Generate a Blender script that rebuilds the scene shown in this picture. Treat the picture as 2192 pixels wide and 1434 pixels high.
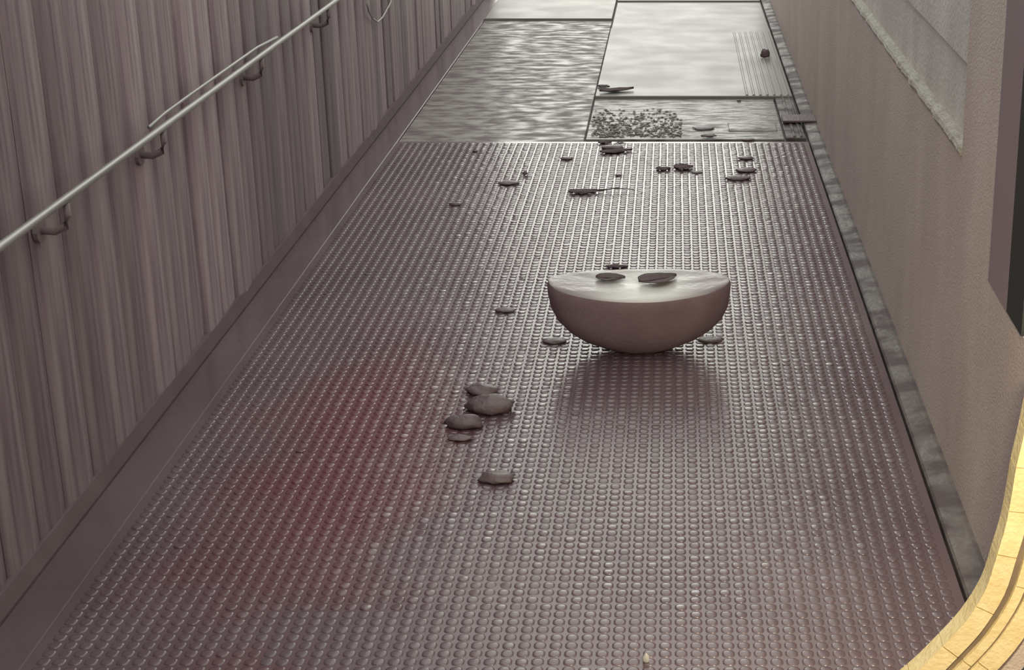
import bpy, math, random
import numpy as np
from mathutils import Vector, noise as mnoise
R = math.radians
for o in list(bpy.data.objects): bpy.data.objects.remove(o)
C = bpy.context.scene.collection
scene = bpy.context.scene

# ------------------------------------------------------------------ camera
W, H = 2192, 1434
FPX, VPX, VPY, CAMH = 3500.0, 1446.0, -531.0, 2.0
PITCH = math.atan((H/2 - VPY)/FPX)
cam_d = bpy.data.cameras.new('camera'); cam = bpy.data.objects.new('camera', cam_d); C.objects.link(cam)
cam.location = (0, 0, CAMH); cam.rotation_euler = (math.pi/2 - PITCH, 0, 0)
cam_d.sensor_width = 36; cam_d.lens = FPX*36/W; cam_d.shift_x = -(VPX - W/2)/W
cam_d.clip_start = 0.05
scene.camera = cam

# ------------------------------------------------------------------ sky, lights, exposure
world = bpy.data.worlds.new('overcast_sky'); scene.world = world; world.use_nodes = True
bg = world.node_tree.nodes['Background']
bg.inputs[0].default_value = (0.98, 1.0, 0.945, 1); bg.inputs[1].default_value = 1.35
scene.view_settings.view_transform = 'Standard'; scene.view_settings.look = 'None'
scene.view_settings.exposure = -0.08; scene.view_settings.gamma = 1.0
scene.view_settings.use_curve_mapping = False

# low veiled sun beyond the far end of the passage
sun_d = bpy.data.lights.new('veiled_sun', 'SUN'); sun_d.energy = 0.13; sun_d.angle = R(13); sun_d.color = (1.0, 0.99, 0.90)
sun = bpy.data.objects.new('veiled_sun', sun_d); C.objects.link(sun)
sun.rotation_euler = Vector((.03, -math.cos(R(13)), -math.sin(R(13)))).to_track_quat('-Z', 'Y').to_euler()

# added warm lamp with no fixture, brightening the yellow edging and right wall
fill_d = bpy.data.lights.new('added_warm_fill', 'SPOT'); fill_d.energy = 125; fill_d.color = (1.0, 0.84, 0.56)
fill_d.shadow_soft_size = 0.06; fill_d.spot_size = R(95); fill_d.spot_blend = 0.9
fill = bpy.data.objects.new('added_warm_fill', fill_d); C.objects.link(fill)
fill.location = (0.55, 2.0, 1.35)
fill.rotation_euler = (Vector((0.8, 3.25, 0.15)) - Vector(fill.location)).to_track_quat('-Z', 'Y').to_euler()

# ------------------------------------------------------------------ helpers
def ray(px, py):
    x = (px - VPX)/FPX; y = -(py - H/2)/FPX
    ct, st = math.cos(PITCH), math.sin(PITCH)
    return Vector((x, ct + y*st, y*ct - st))
def at_z(px, py, z=0.0):
    r = ray(px, py); t = (z - CAMH)/r.z
    return Vector((r.x*t, r.y*t, z))
def at_x(px, py, X):
    r = ray(px, py); t = X/r.x
    return Vector((X, r.y*t, CAMH + r.z*t))
def at_y(px, py, Y):
    r = ray(px, py); t = Y/r.y
    return Vector((r.x*t, Y, CAMH + r.z*t))

def mesh_obj(name, verts, faces, mat, parent=None, smooth=False, loc=None):
    me = bpy.data.meshes.new(name); me.from_pydata([tuple(v) for v in verts], [], faces); me.update()
    if smooth: me.polygons.foreach_set('use_smooth', [True]*len(me.polygons))
    if mat: me.materials.append(mat)
    o = bpy.data.objects.new(name, me); C.objects.link(o)
    if parent: o.parent = parent
    if loc is not None: o.location = loc
    return o
def empty(name, loc=(0, 0, 0)):
    o = bpy.data.objects.new(name, None); C.objects.link(o); o.location = loc; o.empty_display_size = .1
    return o
def tag(o, label=None, cat=None, group=None, kind=None):
    if label: o['label'] = label
    if cat: o['category'] = cat
    if group: o['group'] = group
    if kind: o['kind'] = kind
    return o
def box_data(x0, x1, y0, y1, z0, z1, b=0.0):
    """box, its upper edges chamfered by b"""
    if b <= 0:
        v = [(x0,y0,z0),(x1,y0,z0),(x1,y1,z0),(x0,y1,z0),(x0,y0,z1),(x1,y0,z1),(x1,y1,z1),(x0,y1,z1)]
        f = [(0,3,2,1),(4,5,6,7),(0,1,5,4),(1,2,6,5),(2,3,7,6),(3,0,4,7)]
        return v, f
    v = []
    for z, i in ((z0, 0), (z1-b, 0), (z1, b)):
        v += [(x0+i,y0+i,z),(x1-i,y0+i,z),(x1-i,y1-i,z),(x0+i,y1-i,z)]
    f = [(0,3,2,1),(8,9,10,11)]
    for k in (0, 4):
        for j in range(4): f.append((k+j, k+(j+1) % 4, k+4+(j+1) % 4, k+4+j))
    return v, f
def box(name, x0, x1, y0, y1, z0, z1, mat, parent=None, b=0.0):
    v, f = box_data(x0, x1, y0, y1, z0, z1, b)
    return mesh_obj(name, v, f, mat, parent)
def prism(name, poly, y0, y1, mat, parent=None, smooth=False):
    """xz polygon swept along y"""
    n = len(poly); v = [(p[0], y0, p[1]) for p in poly] + [(p[0], y1, p[1]) for p in poly]
    f = [tuple(range(n)), tuple(range(2*n-1, n-1, -1))] + [(i, n+i, n+(i+1) % n, (i+1) % n) for i in range(n)]
    return mesh_obj(name, v, f, mat, parent, smooth)
def tube_data(pts, rad, seg=10):
    v, f = [], []; n = len(pts); pts = [Vector(p) for p in pts]
    for i, p in enumerate(pts):
        t = (pts[min(i+1, n-1)] - pts[max(i-1, 0)]).normalized()
        a = Vector((0, 0, 1)) if abs(t.z) < .9 else Vector((1, 0, 0))
        u = t.cross(a).normalized(); w = u.cross(t)
        r = rad[i] if hasattr(rad, '__len__') else rad
        for k in range(seg):
            an = 2*math.pi*k/seg; v.append(p + u*math.cos(an)*r + w*math.sin(an)*r)
    for i in range(n-1):
        for k in range(seg):
            f.append((i*seg+k, i*seg+(k+1) % seg, (i+1)*seg+(k+1) % seg, (i+1)*seg+k))
    f.append(tuple(range(seg-1, -1, -1))); f.append(tuple(range((n-1)*seg, n*seg)))
    return v, f
def tube(name, pts, rad, mat, parent=None, seg=10):
    v, f = tube_data(pts, rad, seg); return mesh_obj(name, v, f, mat, parent, True)

# ------------------------------------------------------------------ materials
def material(name, c1, c2=None, rough=(.4, .4), scale=6.0, stretch=(1, 1, 1), bump=0.0, bump_scale=60.0, bstretch=(1, 1, 1),
             ior=1.5, spec=.5, ramp=(.35, .65), per_object=0.0, metallic=0.0, detail=6, coat=0.0):
    m = bpy.data.materials.new(name); m.use_nodes = True
    nt = m.node_tree; N = nt.nodes; L = nt.links; b = N['Principled BSDF']
    b.inputs['IOR'].default_value = ior; b.inputs['Specular IOR Level'].default_value = spec
    b.inputs['Metallic'].default_value = metallic; b.inputs['Coat Weight'].default_value = coat
    tc = N.new('ShaderNodeTexCoord')
    mp = N.new('ShaderNodeMapping'); mp.inputs['Scale'].default_value = stretch
    L.new(tc.outputs['Object'], mp.inputs[0])
    nz = N.new('ShaderNodeTexNoise'); nz.inputs['Scale'].default_value = scale; nz.inputs['Detail'].default_value = detail
    L.new(mp.outputs[0], nz.inputs[0])
    rp = N.new('ShaderNodeMapRange'); rp.inputs[1].default_value = ramp[0]; rp.inputs[2].default_value = ramp[1]
    L.new(nz.outputs[0], rp.inputs[0])
    mx = N.new('ShaderNodeMix'); mx.data_type = 'RGBA'
    mx.inputs['A'].default_value = (*c1, 1); mx.inputs['B'].default_value = (*(c2 or c1), 1)
    L.new(rp.outputs[0], mx.inputs['Factor'])
    out = mx.outputs['Result']
    if per_object:
        oi = N.new('ShaderNodeObjectInfo'); mr = N.new('ShaderNodeMapRange')
        mr.inputs[3].default_value = 1-per_object; mr.inputs[4].default_value = 1+per_object
        L.new(oi.outputs['Random'], mr.inputs[0])
        hs = N.new('ShaderNodeHueSaturation'); L.new(mr.outputs[0], hs.inputs['Value']); L.new(out, hs.inputs['Color'])
        out = hs.outputs[0]
    L.new(out, b.inputs['Base Color'])
    rr = N.new('ShaderNodeMapRange'); rr.inputs[3].default_value = rough[0]; rr.inputs[4].default_value = rough[1]
    L.new(rp.outputs[0], rr.inputs[0]); L.new(rr.outputs[0], b.inputs['Roughness'])
    if bump:
        mp2 = N.new('ShaderNodeMapping'); mp2.inputs['Scale'].default_value = bstretch; L.new(tc.outputs['Object'], mp2.inputs[0])
        n2 = N.new('ShaderNodeTexNoise'); n2.inputs['Scale'].default_value = bump_scale; n2.inputs['Detail'].default_value = 4
        L.new(mp2.outputs[0], n2.inputs[0])
        bp = N.new('ShaderNodeBump'); bp.inputs['Strength'].default_value = bump; bp.inputs['Distance'].default_value = .01
        L.new(n2.outputs[0], bp.inputs['Height']); L.new(bp.outputs[0], b.inputs['Normal'])
    m['out_mix'] = mx.name
    return m
M = {}
M['plank'] = material('mauve_plank_wood', (.225, .160, .182), (.42, .345, .35), (.38, .55), 5, (3, 6, .35), .35, 40, (1, 3, .12), per_object=.33)
M['backing'] = material('dark_backing', (.13, .09, .095), (.16, .115, .12), (.7, .8))
M['right_wall'] = material('taupe_render', (.60, .505, .455), (.70, .605, .55), (.5, .62), 3, (1, 1, .5), .5, 140)
M['right_upper'] = material('pale_worn_render', (.60, .565, .53), (.80, .785, .73), (.45, .6), 4, (1, 1, .4), .5, 60)
M['ledge'] = material('pale_chipped_ledge', (.32, .295, .25), (.46, .43, .37), (.4, .5), 20, bump=.8, bump_scale=70)
M['post'] = material('mauve_post', (.30, .225, .235), (.34, .26, .27), (.5, .6), 6)
M['black'] = material('black_rubber_edge', (.018, .02, .018), (.028, .03, .027), (.6, .7))
M['mat'] = material('studded_rubber', (.115, .072, .084), (.16, .108, .118), (.21, .29), 2.5, (1, .6, 1), .08, 50, ior=1.78, ramp=(.3, .7))
M['worn'] = material('worn_panel', (.15, .115, .118), (.36, .335, .31), (.60, .32), 9.0, (.8, 1.5, 1), .10, 40, (1, 1.2, 1), ior=1.5, ramp=(.40, .63), detail=15)
M['smooth'] = material('wet_smooth_panel', (.25, .23, .215), (.31, .29, .27), (.34, .42), 3, (1, 1, 1), .02, 20, (1, 1, 1), ior=1.5)
M['dirty'] = material('dirty_hatch', (.10, .08, .075), (.26, .24, .22), (.5, .22), 9, (.8, 3, 1), .5, 40, (.5, 2, 1), ior=1.6, ramp=(.4, .58), detail=8)
M['kerb'] = material('kerb_strip', (.085, .062, .064), (.155, .135, .128), (.6, .38), 5, (1, 1.6, 1), .3, 40, ior=1.5, ramp=(.42, .58))
M['base'] = material('floor_base', (.05, .038, .038), (.07, .052, .05), (.5, .6))
M['ceil'] = material('dark_ceiling', (.06, .045, .045), (.08, .06, .06), (.7, .8))
M['steel'] = material('brushed_rail_steel', (.40, .39, .38), (.52, .51, .49), (.36, .46), 12, (1, .1, 1), metallic=.7)
M['bracket'] = material('dark_bracket', (.20, .155, .16), (.26, .21, .21), (.4, .5))
M['stone'] = material('dark_wet_stone', (.125, .088, .094), (.17, .125, .13), (.38, .5), 14, bump=.35, bump_scale=70)
M['boulder'] = material('large_wet_stone', (.235, .168, .184), (.275, .20, .216), (.7, .8), 9, bump=.25, bump_scale=90, spec=.15)
M['stone_top'] = material('stone_top_painted_sheen', (.20, .15, .15), (.24, .18, .18), (.28, .40), 8, (1, 1, 1), .2, 45, ior=1.7)  # top faces of the big stone; their sheen is painted in below
M['leaf'] = material('dead_leaf', (.10, .07, .075), (.14, .105, .108), (.65, .75), 30, spec=.25)
M['gravel'] = material('gravel', (.16, .13, .12), (.50, .48, .42), (.4, .5), 30, ramp=(.4, .6))
M['gold'] = material('yellow_block', (.84, .68, .35), (.90, .77, .44), (.5, .6), 25, bump=.3, bump_scale=90, per_object=.05)
M['groove'] = material('dark_groove_filler', (.20, .155, .11), (.26, .20, .14), (.6, .7), 30)
M['chip'] = material('white_chip', (.55, .53, .50), (.65, .63, .60), (.4, .5))

# soft patch of reflected light or sheen painted into a base colour
def add_light_patch(m, cx, cy, rx, ry, col, amount):
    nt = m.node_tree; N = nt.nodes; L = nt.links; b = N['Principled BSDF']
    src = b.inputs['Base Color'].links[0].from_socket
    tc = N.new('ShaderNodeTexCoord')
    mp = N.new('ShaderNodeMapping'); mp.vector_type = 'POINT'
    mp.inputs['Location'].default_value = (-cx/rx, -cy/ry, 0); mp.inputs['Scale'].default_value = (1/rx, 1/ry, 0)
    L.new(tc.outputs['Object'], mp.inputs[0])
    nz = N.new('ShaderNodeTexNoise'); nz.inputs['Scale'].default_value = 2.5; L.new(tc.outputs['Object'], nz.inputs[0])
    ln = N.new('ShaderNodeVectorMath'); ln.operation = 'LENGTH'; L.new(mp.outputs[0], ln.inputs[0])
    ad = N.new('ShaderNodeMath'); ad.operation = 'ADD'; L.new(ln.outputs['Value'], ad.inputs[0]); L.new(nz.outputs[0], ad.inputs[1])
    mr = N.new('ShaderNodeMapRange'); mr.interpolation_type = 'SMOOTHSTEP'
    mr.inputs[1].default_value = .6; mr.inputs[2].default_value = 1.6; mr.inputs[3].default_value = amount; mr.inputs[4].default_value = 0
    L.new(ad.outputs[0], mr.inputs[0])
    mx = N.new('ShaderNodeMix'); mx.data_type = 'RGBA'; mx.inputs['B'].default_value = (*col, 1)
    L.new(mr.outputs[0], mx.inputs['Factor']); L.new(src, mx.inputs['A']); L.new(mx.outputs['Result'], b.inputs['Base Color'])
add_light_patch(M['stone_top'], 0.015, -.03, .235, .30, (.78, .77, .71), 1.0)  # backlit sheen painted pale on the big stone's top
p = at_z(735, 985); add_light_patch(M['mat'], p.x, p.y, .46, 1.45, (.145, .034, .043), 1.0)  # red reflection painted into the mat colour

# ------------------------------------------------------------------ setting
XL, XR = -1.664, 0.803            # wall faces
Y0, YF = -3.0, 15.5               # back wall, far end
ZT = 2.9; ZTL = 3.5
rnd = random.Random(4)

floor = box('floor', XL-.12, XR+.12, Y0, 24, -.14, -.02, M['base']); tag(floor, kind='structure')

wl = box('wall_left', XL-.14, XL-.03, Y0, YF, -.14, ZTL, M['backing']); tag(wl, kind='structure')
PW = .205
def plank_data(w, th):
    prof = [(-.03, 0), (th*.35, 0.001), (th*.8, .006), (th, .025), (th*1.3, w*.5), (th, w-.025), (th*.7, w-.008), (th*.3, w-.003), (-.03, w-.002)]
    v = [(x, y, z) for z in (-.02, ZTL) for x, y in prof]; n = len(prof)
    f = [tuple(range(n)), tuple(range(2*n-1, n-1, -1))] + [(i, n+i, n+(i+1) % n, (i+1) % n) for i in range(n)]
    return v, f
shapes = []
for k in range(5):
    w = PW-.001; th = .006+.0022*k
    v, f = plank_data(w, th); me = bpy.data.meshes.new('plank'); me.from_pydata(v, [], f); me.update(); me.materials.append(M['plank'])
    shapes.append(me)
y = 1.4
while y < YF-PW:
    o = bpy.data.objects.new('plank', rnd.choice(shapes)); C.objects.link(o); o.parent = wl
    o.location = (XL-.012, y, 0); o.rotation_euler = (0, 0, R(rnd.uniform(-2.2, 2.2)))
    y += PW

ypo0, ypo1 = at_x(2188, 190, XR-.004).y, at_x(2143, 190, XR-.004).y
wr = box('wall_right', XR+.03, XR+.2, ypo1+.002, YF, -.14, ZT, M['right_upper']); tag(wr, kind='structure')
YP = at_x(2060, 315, XR).y
ZL = at_x(1940, 153, XR).z
box('lower_panel', XR, XR+.03, YP, YF, -.02, ZL-.02, M['right_wall'], wr)
box('pilaster', XR, XR+.03, ypo1+.002, YP, -.02, ZT, M['right_wall'], wr, 0)
zb = ZL+.225
box('upper_board', XR+.014, XR+.03, YP+.0, YF, zb, ZT, M['right_upper'], wr)
# ledge on top of the lower panel, with an uneven, chipped front edge
v, f = [], []; n = 220
for i in range(n+1):
    yy = YP + (YF-YP)*(i/n)**1.6
    jag = .010*mnoise.noise((yy*9, 0, 3)) + .006*mnoise.noise((yy*31, 5, 3))
    for x, z in ((XR+.03, ZL-.02), (XR-.004-jag*.5, ZL-.02), (XR-.007-jag, ZL-.010), (XR-.001-jag, ZL+.001+jag*.5), (XR+.03, ZL+.005)):
        v.append((x, yy, z))
for i in range(n):
    for k in range(5): f.append((i*5+k, i*5+(k+1) % 5, i*5+5+(k+1) % 5, i*5+5+k))
f += [(4, 3, 2, 1, 0), tuple(n*5+k for k in range(5))]
t = mesh_obj('trim_1', v, f, M['ledge']); tag(t, kind='structure')

wr2 = box('wall_front', XR+.06, XR+.2, Y0, 2.98, -.14, ZT, M['right_wall']); tag(wr2, kind='structure')
box('lower_panel', XR, XR+.028, 3.0, ypo1+.0, -.02, at_x(2142, 640, XR).z, M['right_wall'], wr)
# dark post on the right wall next to the pilaster
zpo = at_x(2142, 640, XR).z
pst = box('wall_post', XR-.004, XR+.055, ypo0, ypo1, zpo, ZT-.01, M['post'], None)
tag(pst, 'dull mauve vertical post closing the right wall at the photo edge', 'post')
blk = box('rubber_edge', XR-.004, XR+.055, 3.56, ypo0-.0015, zpo, ZT-.01, M['black'], None)
tag(blk, 'black vertical rubber edge strip beside the mauve post', 'edge strip')

wb = box('wall_back', XL-.14, XR+.2, Y0-.12, Y0, -.14, ZT, M['backing']); tag(wb, kind='structure')

# baseboards and kerb strips
XA = XL+.15; XB = 0.722
bl = prism('baseboard_left', [(XL-.03, -.02), (XL+.022, -.02), (XL+.022, .006), (XL+.006, .046), (XL-.03, .050)], 1.4, YF, M['backing']); tag(bl, kind='structure')
br = prism('baseboard_right', [(XB+.008, -.02), (XR+.05, -.02), (XR+.05, .016), (XR-.012, .016), (XB+.014, .010), (XB+.008, .004)], Y0, YF, M['kerb']); tag(br, kind='structure')
YS = at_z(1150, 303).y           # seam where the studded mat ends
YE = at_z(1100, 43).y
XS = at_z(1277, 190).x           # long seam between the panels
YH0, YH1 = at_z(1300, 296).y, at_z(1450, 209).y   # hatch
XH = at_z(1663, 230).x
def floor_part(name, x0, x1, y0, y1, z1, mat, b=.004):
    return box(name, x0, x1, y0, y1, -.02, z1, mat, floor, b)
floor_part('kerb_strip', XL+.022, XA-.002, 1.0, YF, .001, M['mat'])
floor_part('floor_panel', XA, XS-.003, YS+.004, YE-.008, -.004, M['worn'])
floor_part('floor_panel', XS+.003, XH-.004, YH0+.003, YH1-.012, -.006, M['dirty'])
floor_part('floor_panel', XS+.003, XB-.004, YH1+.004, at_z(1450, 62).y-.01, .010, M['smooth'])
floor_part('floor_panel', XS+.006, XB-.004, at_z(1450, 62).y, at_z(1450, 5).y-.01, .002, M['smooth'])
floor_part('floor_panel', XA, XS-.006, YE+.01, 24, .012, M['smooth'])
floor_part('floor_panel', XS+.006, XB-.004, at_z(1450, 5).y+.01, 24, .014, M['smooth'])
floor_part('floor_panel', XH+.004, XB-.004, YH0+.006, YH1-.002, .002, M['kerb'])
# small square cover in the hatch's near corner and the dark bar crossing the right strip
a, b_ = at_z(1560, 279), at_z(1660, 262)
floor_part('cover_plate', a.x, b_.x, a.y, b_.y, -.001, M['dirty'])
a, b_ = at_z(1676, 268), at_z(1732, 254)
bar = box('cross_bar', a.x, XR+.0, a.y, b_.y, .016, .026, M['stone'], None, .003)
tag(bar, 'short dark bar lying across the right-hand kerb strip', 'bar')
# long ridges along the right side of the panels
for j in range(7):
    x = XB-.03-j*.042
    if x-.007 > XH+.004 or True:
        v, f = box_data(x-.008, x+.008, YH1+.02, at_z(1450, 70).y-.05, .009, .0165, .004); mesh_obj('ridge', v, f, M['smooth'], floor)
for j in range(2):
    x = XB-.028-j*.038
    v, f = box_data(x-.008, x+.008, YH0+.02, YH1-.02, .001, .0095, .004); mesh_obj('ridge', v, f, M['kerb'], floor)

# ------------------------------------------------------------------ studded mat
mat_o = empty('studded_mat', (0, 0, 0))
tag(mat_o, 'dark mauve studded rubber mat covering the near floor of the passage', 'mat')
YM0, YM1 = 1.0, YS-.004
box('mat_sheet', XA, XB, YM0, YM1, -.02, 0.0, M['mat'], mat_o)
PX, PY = .0372, .0372
def stud_rings(ax=.0160, ay=.0163, h=.0024):
    n = 10; out = []
    for s, z in ((1.0, -.001), (.93, h*.55), (.62, h*.93)):
        for k in range(n):
            a = 2*math.pi*(k+.5)/n; c, s_ = math.cos(a), math.sin(a)
            c = math.copysign(abs(c)**.72, c); s_ = math.copysign(abs(s_)**.72, s_)
            out.append((c*ax*s, s_*ay*s, z))
    out.append((0, 0, h))
    f = []
    for r in (0, n):
        for k in range(n): f.append((r+k, r+(k+1) % n, r+n+(k+1) % n, r+n+k))
    for k in range(n): f.append((2*n+k, 2*n+(k+1) % n, 3*n))
    return out, f
sv, sf = stud_rings()
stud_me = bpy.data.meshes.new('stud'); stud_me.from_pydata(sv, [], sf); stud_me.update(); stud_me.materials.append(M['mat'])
stud_me.polygons.foreach_set('use_smooth', [True]*len(stud_me.polygons))
nx = int((XB-XA-.02)/PX); ny = int((YM1-YM0-.02)/PY)
x_off = XA + ((XB-XA) - (nx-1)*PX)/2
pos = []
for j in range(ny):
    for i in range(nx):
        pos.append((x_off+i*PX, YM0+.03+j*PY))
def project(x, y, z=0):
    ct, st = math.cos(PITCH), math.sin(PITCH); dz = z-CAMH
    c = y*ct - dz*st; vv = -(dz*ct + y*st)
    return VPX+FPX*x/c, H/2+FPX*vv/c
vis = []
for k, q in enumerate(pos):
    u, w = project(*q)
    if 560 < u < W-10 and w < H-4: vis.append((-w, k))
vis.sort(); near = set(k for _, k in vis[:300])
rs = np.random.RandomState(3)
for k in near:
    o = bpy.data.objects.new('stud', stud_me); C.objects.link(o); o.parent = mat_o
    o.location = (pos[k][0], pos[k][1], 0); o.rotation_euler = tuple(rs.normal(0, .02, 3)*np.array((1, 1, 0)))
P = np.array([pos[k] for k in range(len(pos)) if k not in near])
base = np.array(sv); nvs = len(base)
sc = 1+rs.normal(0, .05, (len(P), 1, 1)); tilt = rs.normal(0, .035, (len(P), 1, 2))
allv = base[None]*np.concatenate([np.ones_like(sc), np.ones_like(sc), sc], 2) + np.concatenate([P, np.zeros((len(P), 1))], 1)[:, None]
allv[:, :, 2] += (base[None, :, :2]*tilt).sum(2)
fq = [f for f in sf if len(f) == 4]; ft = [f for f in sf if len(f) == 3]
loops = np.array([i for f in fq+ft for i in f]); starts_l = np.array([4]*len(fq)+[3]*len(ft))
L_ = (loops[None] + (np.arange(len(P))*nvs)[:, None]).ravel()
tot = np.tile(starts_l, len(P)); st_ = np.concatenate([[0], np.cumsum(tot)[:-1]])
me = bpy.data.meshes.new('stud_field'); me.vertices.add(len(P)*nvs); me.vertices.foreach_set('co', allv.ravel())
me.loops.add(len(L_)); me.loops.foreach_set('vertex_index', L_)
me.polygons.add(len(tot)); me.polygons.foreach_set('loop_start', st_); me.polygons.foreach_set('loop_total', tot)
me.polygons.foreach_set('use_smooth', np.ones(len(tot), bool)); me.update(calc_edges=True); me.validate()
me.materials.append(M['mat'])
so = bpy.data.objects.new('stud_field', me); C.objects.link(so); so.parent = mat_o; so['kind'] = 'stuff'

# ------------------------------------------------------------------ handrail
XRAIL = XL+.085
q0, q1 = at_x(40, 497, XRAIL), at_x(722, 0, XRAIL)
zr = (q0.z+q1.z)/2
hr = empty('handrail', (XL, 3, zr)); tag(hr, 'long pale metal handrail running along the left plank wall', 'handrail')
def rail_tube(name, x, z, y0, y1, r, mat):
    o = tube(name, [(x-XL, yy-3, z-zr) for yy in np.linspace(y0, y1, 24)], r, mat, hr, 14); return o
rail_tube('rail', XRAIL, zr, 1.6, YF-.2, .011, M['steel'])
tube('upper_rod', [(.06, at_x(335, 258, XRAIL).y-3, .012), (.066, at_x(365, 240, XRAIL).y-3, .024), (.066, at_x(420, 200, XRAIL).y-3, .026), (.066, at_x(560, 95, XRAIL).y-3, .026), (.07, at_x(600, 70, XRAIL).y-3, .014)], .006, M['steel'], hr, 8)
for px, py in ((330, 305), (545, 150), (690, 40), (120, 460), (800, -40)):
    q = at_x(px, py, XRAIL-.03); yy = q.y
    pts = [(.004, yy-3, -.085), (.045, yy-3, -.088), (.075, yy-3, -.075), (.085, yy-3, -.045), (.085, yy-3, -.012)]
    br_ = tube('bracket', pts, [.011, .011, .011, .010, .010], M['bracket'], hr, 8)
    v, f = [], []
    for k in range(12):
        a = 2*math.pi*k/12
        for x in (.0, .012): v.append((x, yy-3+math.cos(a)*.034, -.085+math.sin(a)*.034))
    for k in range(12): f.append((2*k, 2*k+1, (2*k+3) % 24, (2*k+2) % 24))
    f += [tuple(range(1, 24, 2)), tuple(range(22, -1, -2))]
    mesh_obj('wall_flange', v, f, M['bracket'], br_)
# thin pale wire loop hanging on the far planks
wp = [at_x(px, py, XL+.025) for px, py in ((786, 8), (790, 26), (798, 40), (808, 47), (818, 38), (826, 24), (836, 6), (840, -20))]
wo = tube('wire_loop', wp, .005, M['steel'], None, 6); tag(wo, 'thin pale wire loop hanging on the left planks beyond the handrail', 'wire')

# ------------------------------------------------------------------ stones and leaves
def stone(name, px, py, wpx, hpx, label, mat='stone', cat='stone', group=None, seed=1, flat=.5, zbase=0.0028, depth=None, yaw=0, lift=0):
    """lumpy flattened stone whose foot is at pixel (px, py+h/2)"""
    foot = at_z(px, py+hpx*.5, zbase); c = (foot-cam.location).length
    sx = wpx*c/FPX*.5; hz = max(hpx*c/FPX*flat, .006); sy = depth or sx*.7
    n, m_ = 9, 18; v, f = [], []
    for i in range(n+1):
        ph = math.pi*i/n
        for k in range(m_):
            a = 2*math.pi*k/m_
            d = Vector((math.sin(ph)*math.cos(a), math.sin(ph)*math.sin(a), math.cos(ph)))
            s = 1 + .30*mnoise.noise(d*1.6+Vector((seed*3.1, seed, 0))) + .12*mnoise.noise(d*4+Vector((seed, 7, seed)))
            z = d.z*s; z = max(z, -.55)
            v.append((d.x*s*sx, d.y*s*sy, (z+.55)/1.55*hz))
    for i in range(n):
        for k in range(m_): f.append((i*m_+k, (i+1)*m_+k, (i+1)*m_+(k+1) % m_, i*m_+(k+1) % m_))
    o = mesh_obj(cat, v, f, M[mat], None, True, (foot.x, foot.y+sy*.8, zbase+lift)); o.rotation_euler = (0, 0, R(yaw))
    tag(o, label, cat, group); return o
def leaf(name, px, py, length, width, yaw, label, curl=.14, stem=0, seed=1, zbase=.0032, group=None, serr=.08, tilt=0):
    """curled dead leaf with thickness: blade, midrib and stem"""
    q = at_z(px, py, zbase); root = empty(name, q); root.rotation_euler = (0, R(tilt), R(yaw))
    rn = random.Random(seed); n, m_ = 18, 6; v, f = [], []
    for side in (0, 1):
        for i in range(n+1):
            t_ = i/n; w = width*.5*(math.sin(math.pi*t_**.8)**.75 if 0 < t_ < 1 else 0.02)*(1+serr*rn.uniform(-1, 1))
            for k in range(m_+1):
                s = k/m_*2-1
                z = curl*width*(s*s)*.55 + curl*length*.35*(t_-.5)**2*1.6 + .004*mnoise.noise((t_*4+seed, s*2, seed))
                v.append(((t_-.5)*length, s*w, z + (0.0022 if side == 0 else 0)))
    row = m_+1; off = (n+1)*row
    for i in range(n):
        for k in range(m_):
            a = i*row+k; f.append((a, a+row, a+row+1, a+1)); f.append((off+a, off+a+1, off+a+row+1, off+a+row))
    for i in range(n):
        for k in (0, m_):
            a = i*row+k; f.append((a, off+a, off+a+row, a+row) if k == 0 else (a, a+row, off+a+row, off+a))
    for k in range(m_):
        f.append((k, k+1, off+k+1, off+k)); a = n*row+k; f.append((a, off+a, off+a+1, a+1))
    mesh_obj('blade', v, f, M['leaf'], root, True)
    L2 = length/2
    pts = [((t_-.5)*length, 0, curl*length*.35*(t_-.5)**2*1.6+.003) for t_ in np.linspace(0, 1, 8)]
    tube('midrib', pts, [.0022]*7+[.001], M['leaf'], root, 6)
    if stem:
        z1 = pts[-1][2]
        tube('stem', [(L2-.01, 0, z1), (L2+stem*.4, .004, z1+.010), (L2+stem*.8, .0, z1+.006), (L2+stem, -.004, z1)], [.004, .003, .0025, .0015], M['leaf'], root, 6)
    tag(root, label, 'leaf', group); return root

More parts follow.
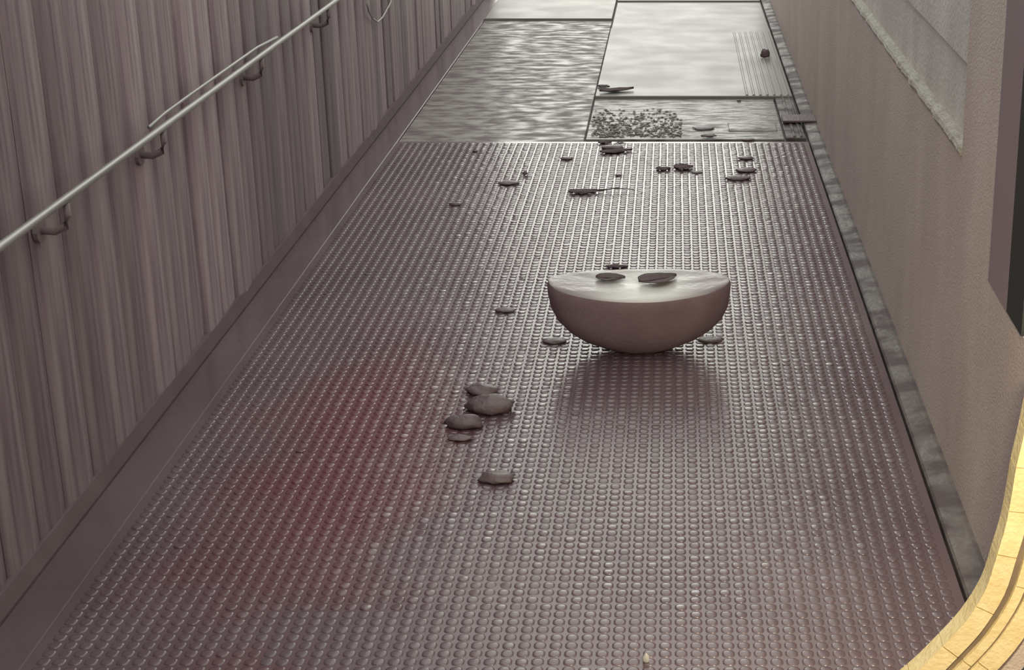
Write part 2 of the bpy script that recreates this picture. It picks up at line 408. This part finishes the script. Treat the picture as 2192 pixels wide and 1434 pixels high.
# the large stone, its floor reflection and shadow built into the tapering bowl foot
def big_stone():
    n = 64; HX, HY, HZ = .326, .158, .236
    def plan(k):
        a = 2*math.pi*k/n; ca, sa = math.cos(a), math.sin(a)
        return ca, sa, math.copysign(abs(ca)**.92, ca), math.copysign(abs(sa)**.95, sa)
    def rim(ca, sa): return HZ + .014*abs(ca)**2.2 - .016*max(0, -sa)**2 + .008*max(0, sa)     # dips in front, rises at the shoulders
    levels = [(.0, .27, .42), (.06, .44, .52), (.16, .63, .66), (.28, .77, .78), (.44, .885, .88), (.62, .955, .95), (.82, .99, .985), (.94, 1.0, 1.0), (1.0, .985, .97)]
    v, f = [], []
    for t_, sx, sy in levels:
        for k in range(n):
            ca, sa, px_, py_ = plan(k); s = 1+.030*mnoise.noise((ca*2, sa*2, t_*1.5))
            v.append((px_*HX*sx*s, py_*HY*sy*s, rim(ca, sa)*t_))
    top = len(levels)
    v += [tuple(q) for q in v[(top-1)*n:top*n]]; top += 1                   # rim doubled: a crisp edge
    for s_ in (.95, .85, .68, .46, .22):                                    # gently dished top
        for k in range(n):
            ca, sa, px_, py_ = plan(k)
            zz = HZ+.003 + (rim(ca, sa)-HZ)*s_**2 - .006*(1-s_) + .004*mnoise.noise((ca*s_*3, sa*s_*3, 2))
            v.append((px_*HX*s_, py_*HY*s_, zz))
    tot_ = top+5
    for r in range(tot_-1):
        if r == top-2: continue
        for k in range(n): f.append((r*n+k, r*n+(k+1) % n, (r+1)*n+(k+1) % n, (r+1)*n+k))
    f.append(tuple(range(n-1, -1, -1))); v.append((0, 0, HZ-.003)); e = len(v)-1
    for k in range(n): f.append(((tot_-1)*n+k, (tot_-1)*n+(k+1) % n, e))
    q = at_z(1367, 651, HZ-.016)
    o = mesh_obj('boulder', v, f, M['boulder'], None, True, (q.x, q.y+HY, .0038))
    o.rotation_euler = (0, 0, R(2.5))
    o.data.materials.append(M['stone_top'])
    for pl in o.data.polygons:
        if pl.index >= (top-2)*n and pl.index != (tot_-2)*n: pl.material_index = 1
    tag(o, 'large dark stone with a bright dished top on the mat, its reflection and shadow built into the bowl foot', 'stone'); return o
bs = big_stone()
ztop = .0038+.243
def on_top(px, py): return at_z(px, py, ztop)

S = stone
S('stone', 1031, 836, 68, 24, 'rearmost of the three grey stones clustered left of the big stone', seed=2, flat=.75, group='clustered stones')
S('stone', 1046, 868, 104, 40, 'largest middle stone of the cluster left of the big stone', seed=5, flat=.75, group='clustered stones')
S('stone', 992, 905, 82, 30, 'front left stone of the three clustered stones left of the big stone', seed=8, flat=.75, group='clustered stones')
S('stone', 982, 938, 52, 14, 'small dim pebble just in front of the stone cluster', seed=11, cat='pebble')
S('stone', 1062, 1024, 74, 24, 'lone flat dark stone nearest the viewer on the studded mat', seed=14, flat=.7)
S('stone', 1187, 730, 50, 12, 'small dark stone touching the left foot of the big stone', seed=17)
S('stone', 1521, 729, 56, 8, 'thin pale-topped sliver of stone right of the big stone foot', seed=19)
S('stone', 1081, 664, 46, 11, 'flat little stone left of the big stone with a lit top', seed=22)
S('stone', 1088, 391, 44, 10, 'small flat stone with bright rim on the left ridges of the mat', seed=25)
S('stone', 974, 435, 26, 11, 'faint dark pebble furthest left on the mat', seed=27, cat='pebble')
S('stone', 1017, 322, 11, 7, 'tiny pebble just before the worn left panel', seed=29, cat='pebble')
S('stone', 1124, 370, 10, 9, 'tiny upright pebble above the flat bright-rimmed stone', seed=31, cat='pebble', flat=.8)
S('stone', 1581, 380, 52, 13, 'nearest of the flat dark stones stacked up the right mat edge', seed=33, group='stones by the right mat edge')
S('stone', 1599, 363, 46, 12, 'second flat dark stone by the right mat edge, tucked behind the nearest', seed=35, group='stones by the right mat edge')
S('stone', 1598, 337, 35, 10, 'third flat dark stone by the right mat edge, behind two larger ones', seed=37, group='stones by the right mat edge')
S('stone', 1602, 298, 28, 6, 'thin dark sliver furthest back by the right mat edge', seed=39, group='stones by the right mat edge')
S('stone', 1517, 289, 33, 10, 'oval dark stone at the near edge of the dirty hatch', seed=41, zbase=.002)
S('stone', 1506, 275, 46, 6, 'flat dark smear-like stone on the hatch behind the oval one', seed=43, zbase=-.004)
S('stone', 1638, 113, 20, 20, 'dark lump with a white tip on the far right panel', seed=45, flat=.85, zbase=.016)
S('stone', 1212, 338, 28, 9, 'small dark spiky clod alone left of the leaf cluster', seed=47, cat='clod')
S('stone', 1311, 314, 50, 14, 'plump dark clod in the middle of the far leaf cluster', seed=49, cat='clod')
S('stone', 1582, 214, 9, 6, 'tiny dark pebble under the far edge of the hatch', seed=51, zbase=-.004, cat='pebble')
S('stone', 1324, 374, 18, 5, 'tiny twig-like crumb in the bright middle of the mat', seed=53, cat='crumb')
S('stone', 1492, 369, 25, 4, 'thin dark crumb right of the two ragged leaves', seed=55, cat='crumb')
ch = S('stone', 1383, 1408, 15, 22, 'small white chip standing at the very bottom of the photo', mat='chip', seed=57, flat=.9, cat='chip')

leaf('leaf', 1250, 412, .15, .085, 6, 'pointed dark leaf with a long thin stem in mid mat', stem=.17, seed=3, curl=.14)
leaf('leaf', 1463, 360, .10, .11, 14, 'larger of two ragged dark leaves in the bright patch', seed=5, serr=.25, curl=.14)
leaf('leaf', 1420, 363, .075, .075, -8, 'smaller of two ragged dark leaves in the bright patch', seed=7, serr=.25, curl=.14)
leaf('leaf', 1319, 325, .185, .080, 22, 'long smooth dark leaf in front of the far clod', seed=9, curl=.14, serr=.03)
leaf('leaf', 1295, 306, .075, .06, 10, 'small leaf at the left end of the far cluster', seed=11, curl=.14)
leaf('leaf', 1328, 303, .065, .045, -4, 'smallest leaf at the back of the far cluster', seed=13, curl=.14)
leaf('leaf', 1320, 195, .23, .095, 24, 'long dark leaf lying just behind the hatch edge', seed=15, curl=.2, serr=.04, zbase=.013)
leaf('leaf', 1292, 186, .085, .07, -18, 'short triangular leaf at the seam behind the hatch', seed=17, curl=.14, zbase=.013)
def top_leaf(px, py, l, w, yaw, label, seed):
    q = on_top(px, py); o = leaf('leaf', 1300, 600, l, w, yaw, label, seed=seed, curl=.12, serr=.05); o.location = q
top_leaf(1307, 596, .105, .085, -4, 'smaller dark leaf lying on top of the big stone, left', 21)
top_leaf(1408, 599, .150, .115, 28, 'larger dark leaf lying slantwise on top of the big stone', 23)
leaf('leaf', 1320, 572, .095, .045, 0, 'slim dark leaf on the mat right behind the big stone', seed=25, curl=.14)

# ------------------------------------------------------------------ gravel on the hatch
rn = random.Random(12); v, f = [], []
for i in range(650):
    px = rn.uniform(1268, 1458); py = 232+62*rn.random()**.6
    q = at_z(px, py, -.006); r = rn.uniform(.004, .012)
    b0 = len(v)
    for k, d in enumerate(((1,0,0),(0,1,0),(-1,0,0),(0,-1,0),(0,0,1),(0,0,-.3))):
        s = r*rn.uniform(.7, 1.2); v.append((q.x+d[0]*s*1.2, q.y+d[1]*s*1.2, q.z+d[2]*s*.55+.002))
    for k in range(4): f.append((b0+k, b0+(k+1) % 4, b0+4)); f.append((b0+(k+1) % 4, b0+k, b0+5))
g = mesh_obj('gravel', v, f, M['gravel'], None, True); tag(g, 'pale gritty gravel scattered over the left half of the hatch', 'gravel', kind='stuff')

# ------------------------------------------------------------------ curved yellow corner block work
YG = 3.18
edge = [(2215, 820), (2200, 890), (2188, 950), (2175, 1000), (2166, 1060), (2153, 1130), (2135, 1185), (2113, 1262), (2066, 1335), (2018, 1385), (1974, 1430), (1925, 1472), (1880, 1505)]
E = [at_y(px, py, YG) for px, py in edge]
# resample and get normals (towards lower right)
pts = []
for i in range(len(E)-1):
    for k in range(4): pts.append(E[i].lerp(E[i+1], k/4))
pts.append(E[-1])
for _ in range(3): pts = [pts[0]]+[(pts[i-1]+pts[i]*2+pts[i+1])/4 for i in range(1, len(pts)-1)]+[pts[-1]]
nrm = []
for i in range(len(pts)):
    t_ = (pts[min(i+1, len(pts)-1)]-pts[max(i-1, 0)]).normalized(); nrm.append(Vector((-t_.z, 0, t_.x)))
if nrm[10].x < 0: nrm = [-q for q in nrm]
pxm = (at_y(2101, 1200, YG)-at_y(2100, 1200, YG)).length
ck = empty('corner_fender', (pts[-1].x, YG, pts[-1].z)); tag(ck, 'curved golden yellow block edging in the lower right corner', 'edging')
def lane(name, o0, o1, dy0, mat, cuts, gap=.0012, prev=None):
    idx = list(range(0, len(pts), cuts))
    if idx[-1] != len(pts)-1: idx.append(len(pts)-1)
    for a_, b2 in zip(idx[:-1], idx[1:]):
        v, f = [], []
        for i in range(a_, b2+1):
            for dy in (dy0, .06):
                for off in (o0, o1):
                    q = pts[i]+nrm[i]*off*pxm; q.z = max(q.z, .0055); q = q-ck.location; v.append((q.x, dy, q.z))
        n = b2-a_+1
        # shrink ends slightly for a joint
        for (i0, i1) in ((0, 1), (n-1, n-2)):
            for k in range(4):
                A = Vector(v[i0*4+k]); B = Vector(v[i1*4+k]); A = A+(B-A).normalized()*gap if (B-A).length > 0 else A; v[i0*4+k] = tuple(A)
        for i in range(n-1):
            a = i*4; c = a+4
            f += [(a, c, c+1, a+1), (a+2, a+3, c+3, c+2), (a, a+2, c+2, c), (a+1, c+1, c+3, a+3)]
        f += [(0, 1, 3, 2), ((n-1)*4, (n-1)*4+2, (n-1)*4+3, (n-1)*4+1)]
        mesh_obj(name, v, f, mat, ck)
lane('yellow_block', 0, 43, 0, M['gold'], 6)
lane('groove_strip', 43.3, 60, .012, M['groove'], 48)
lane('yellow_block', 60.3, 82, .002, M['gold'], 9)
lane('groove_strip', 82.3, 87, .006, M['groove'], 48)
lane('yellow_block', 87.3, 132, 0, M['gold'], 7)
lane('backing_strip', 132.3, 190, .03, M['right_wall'], 48)
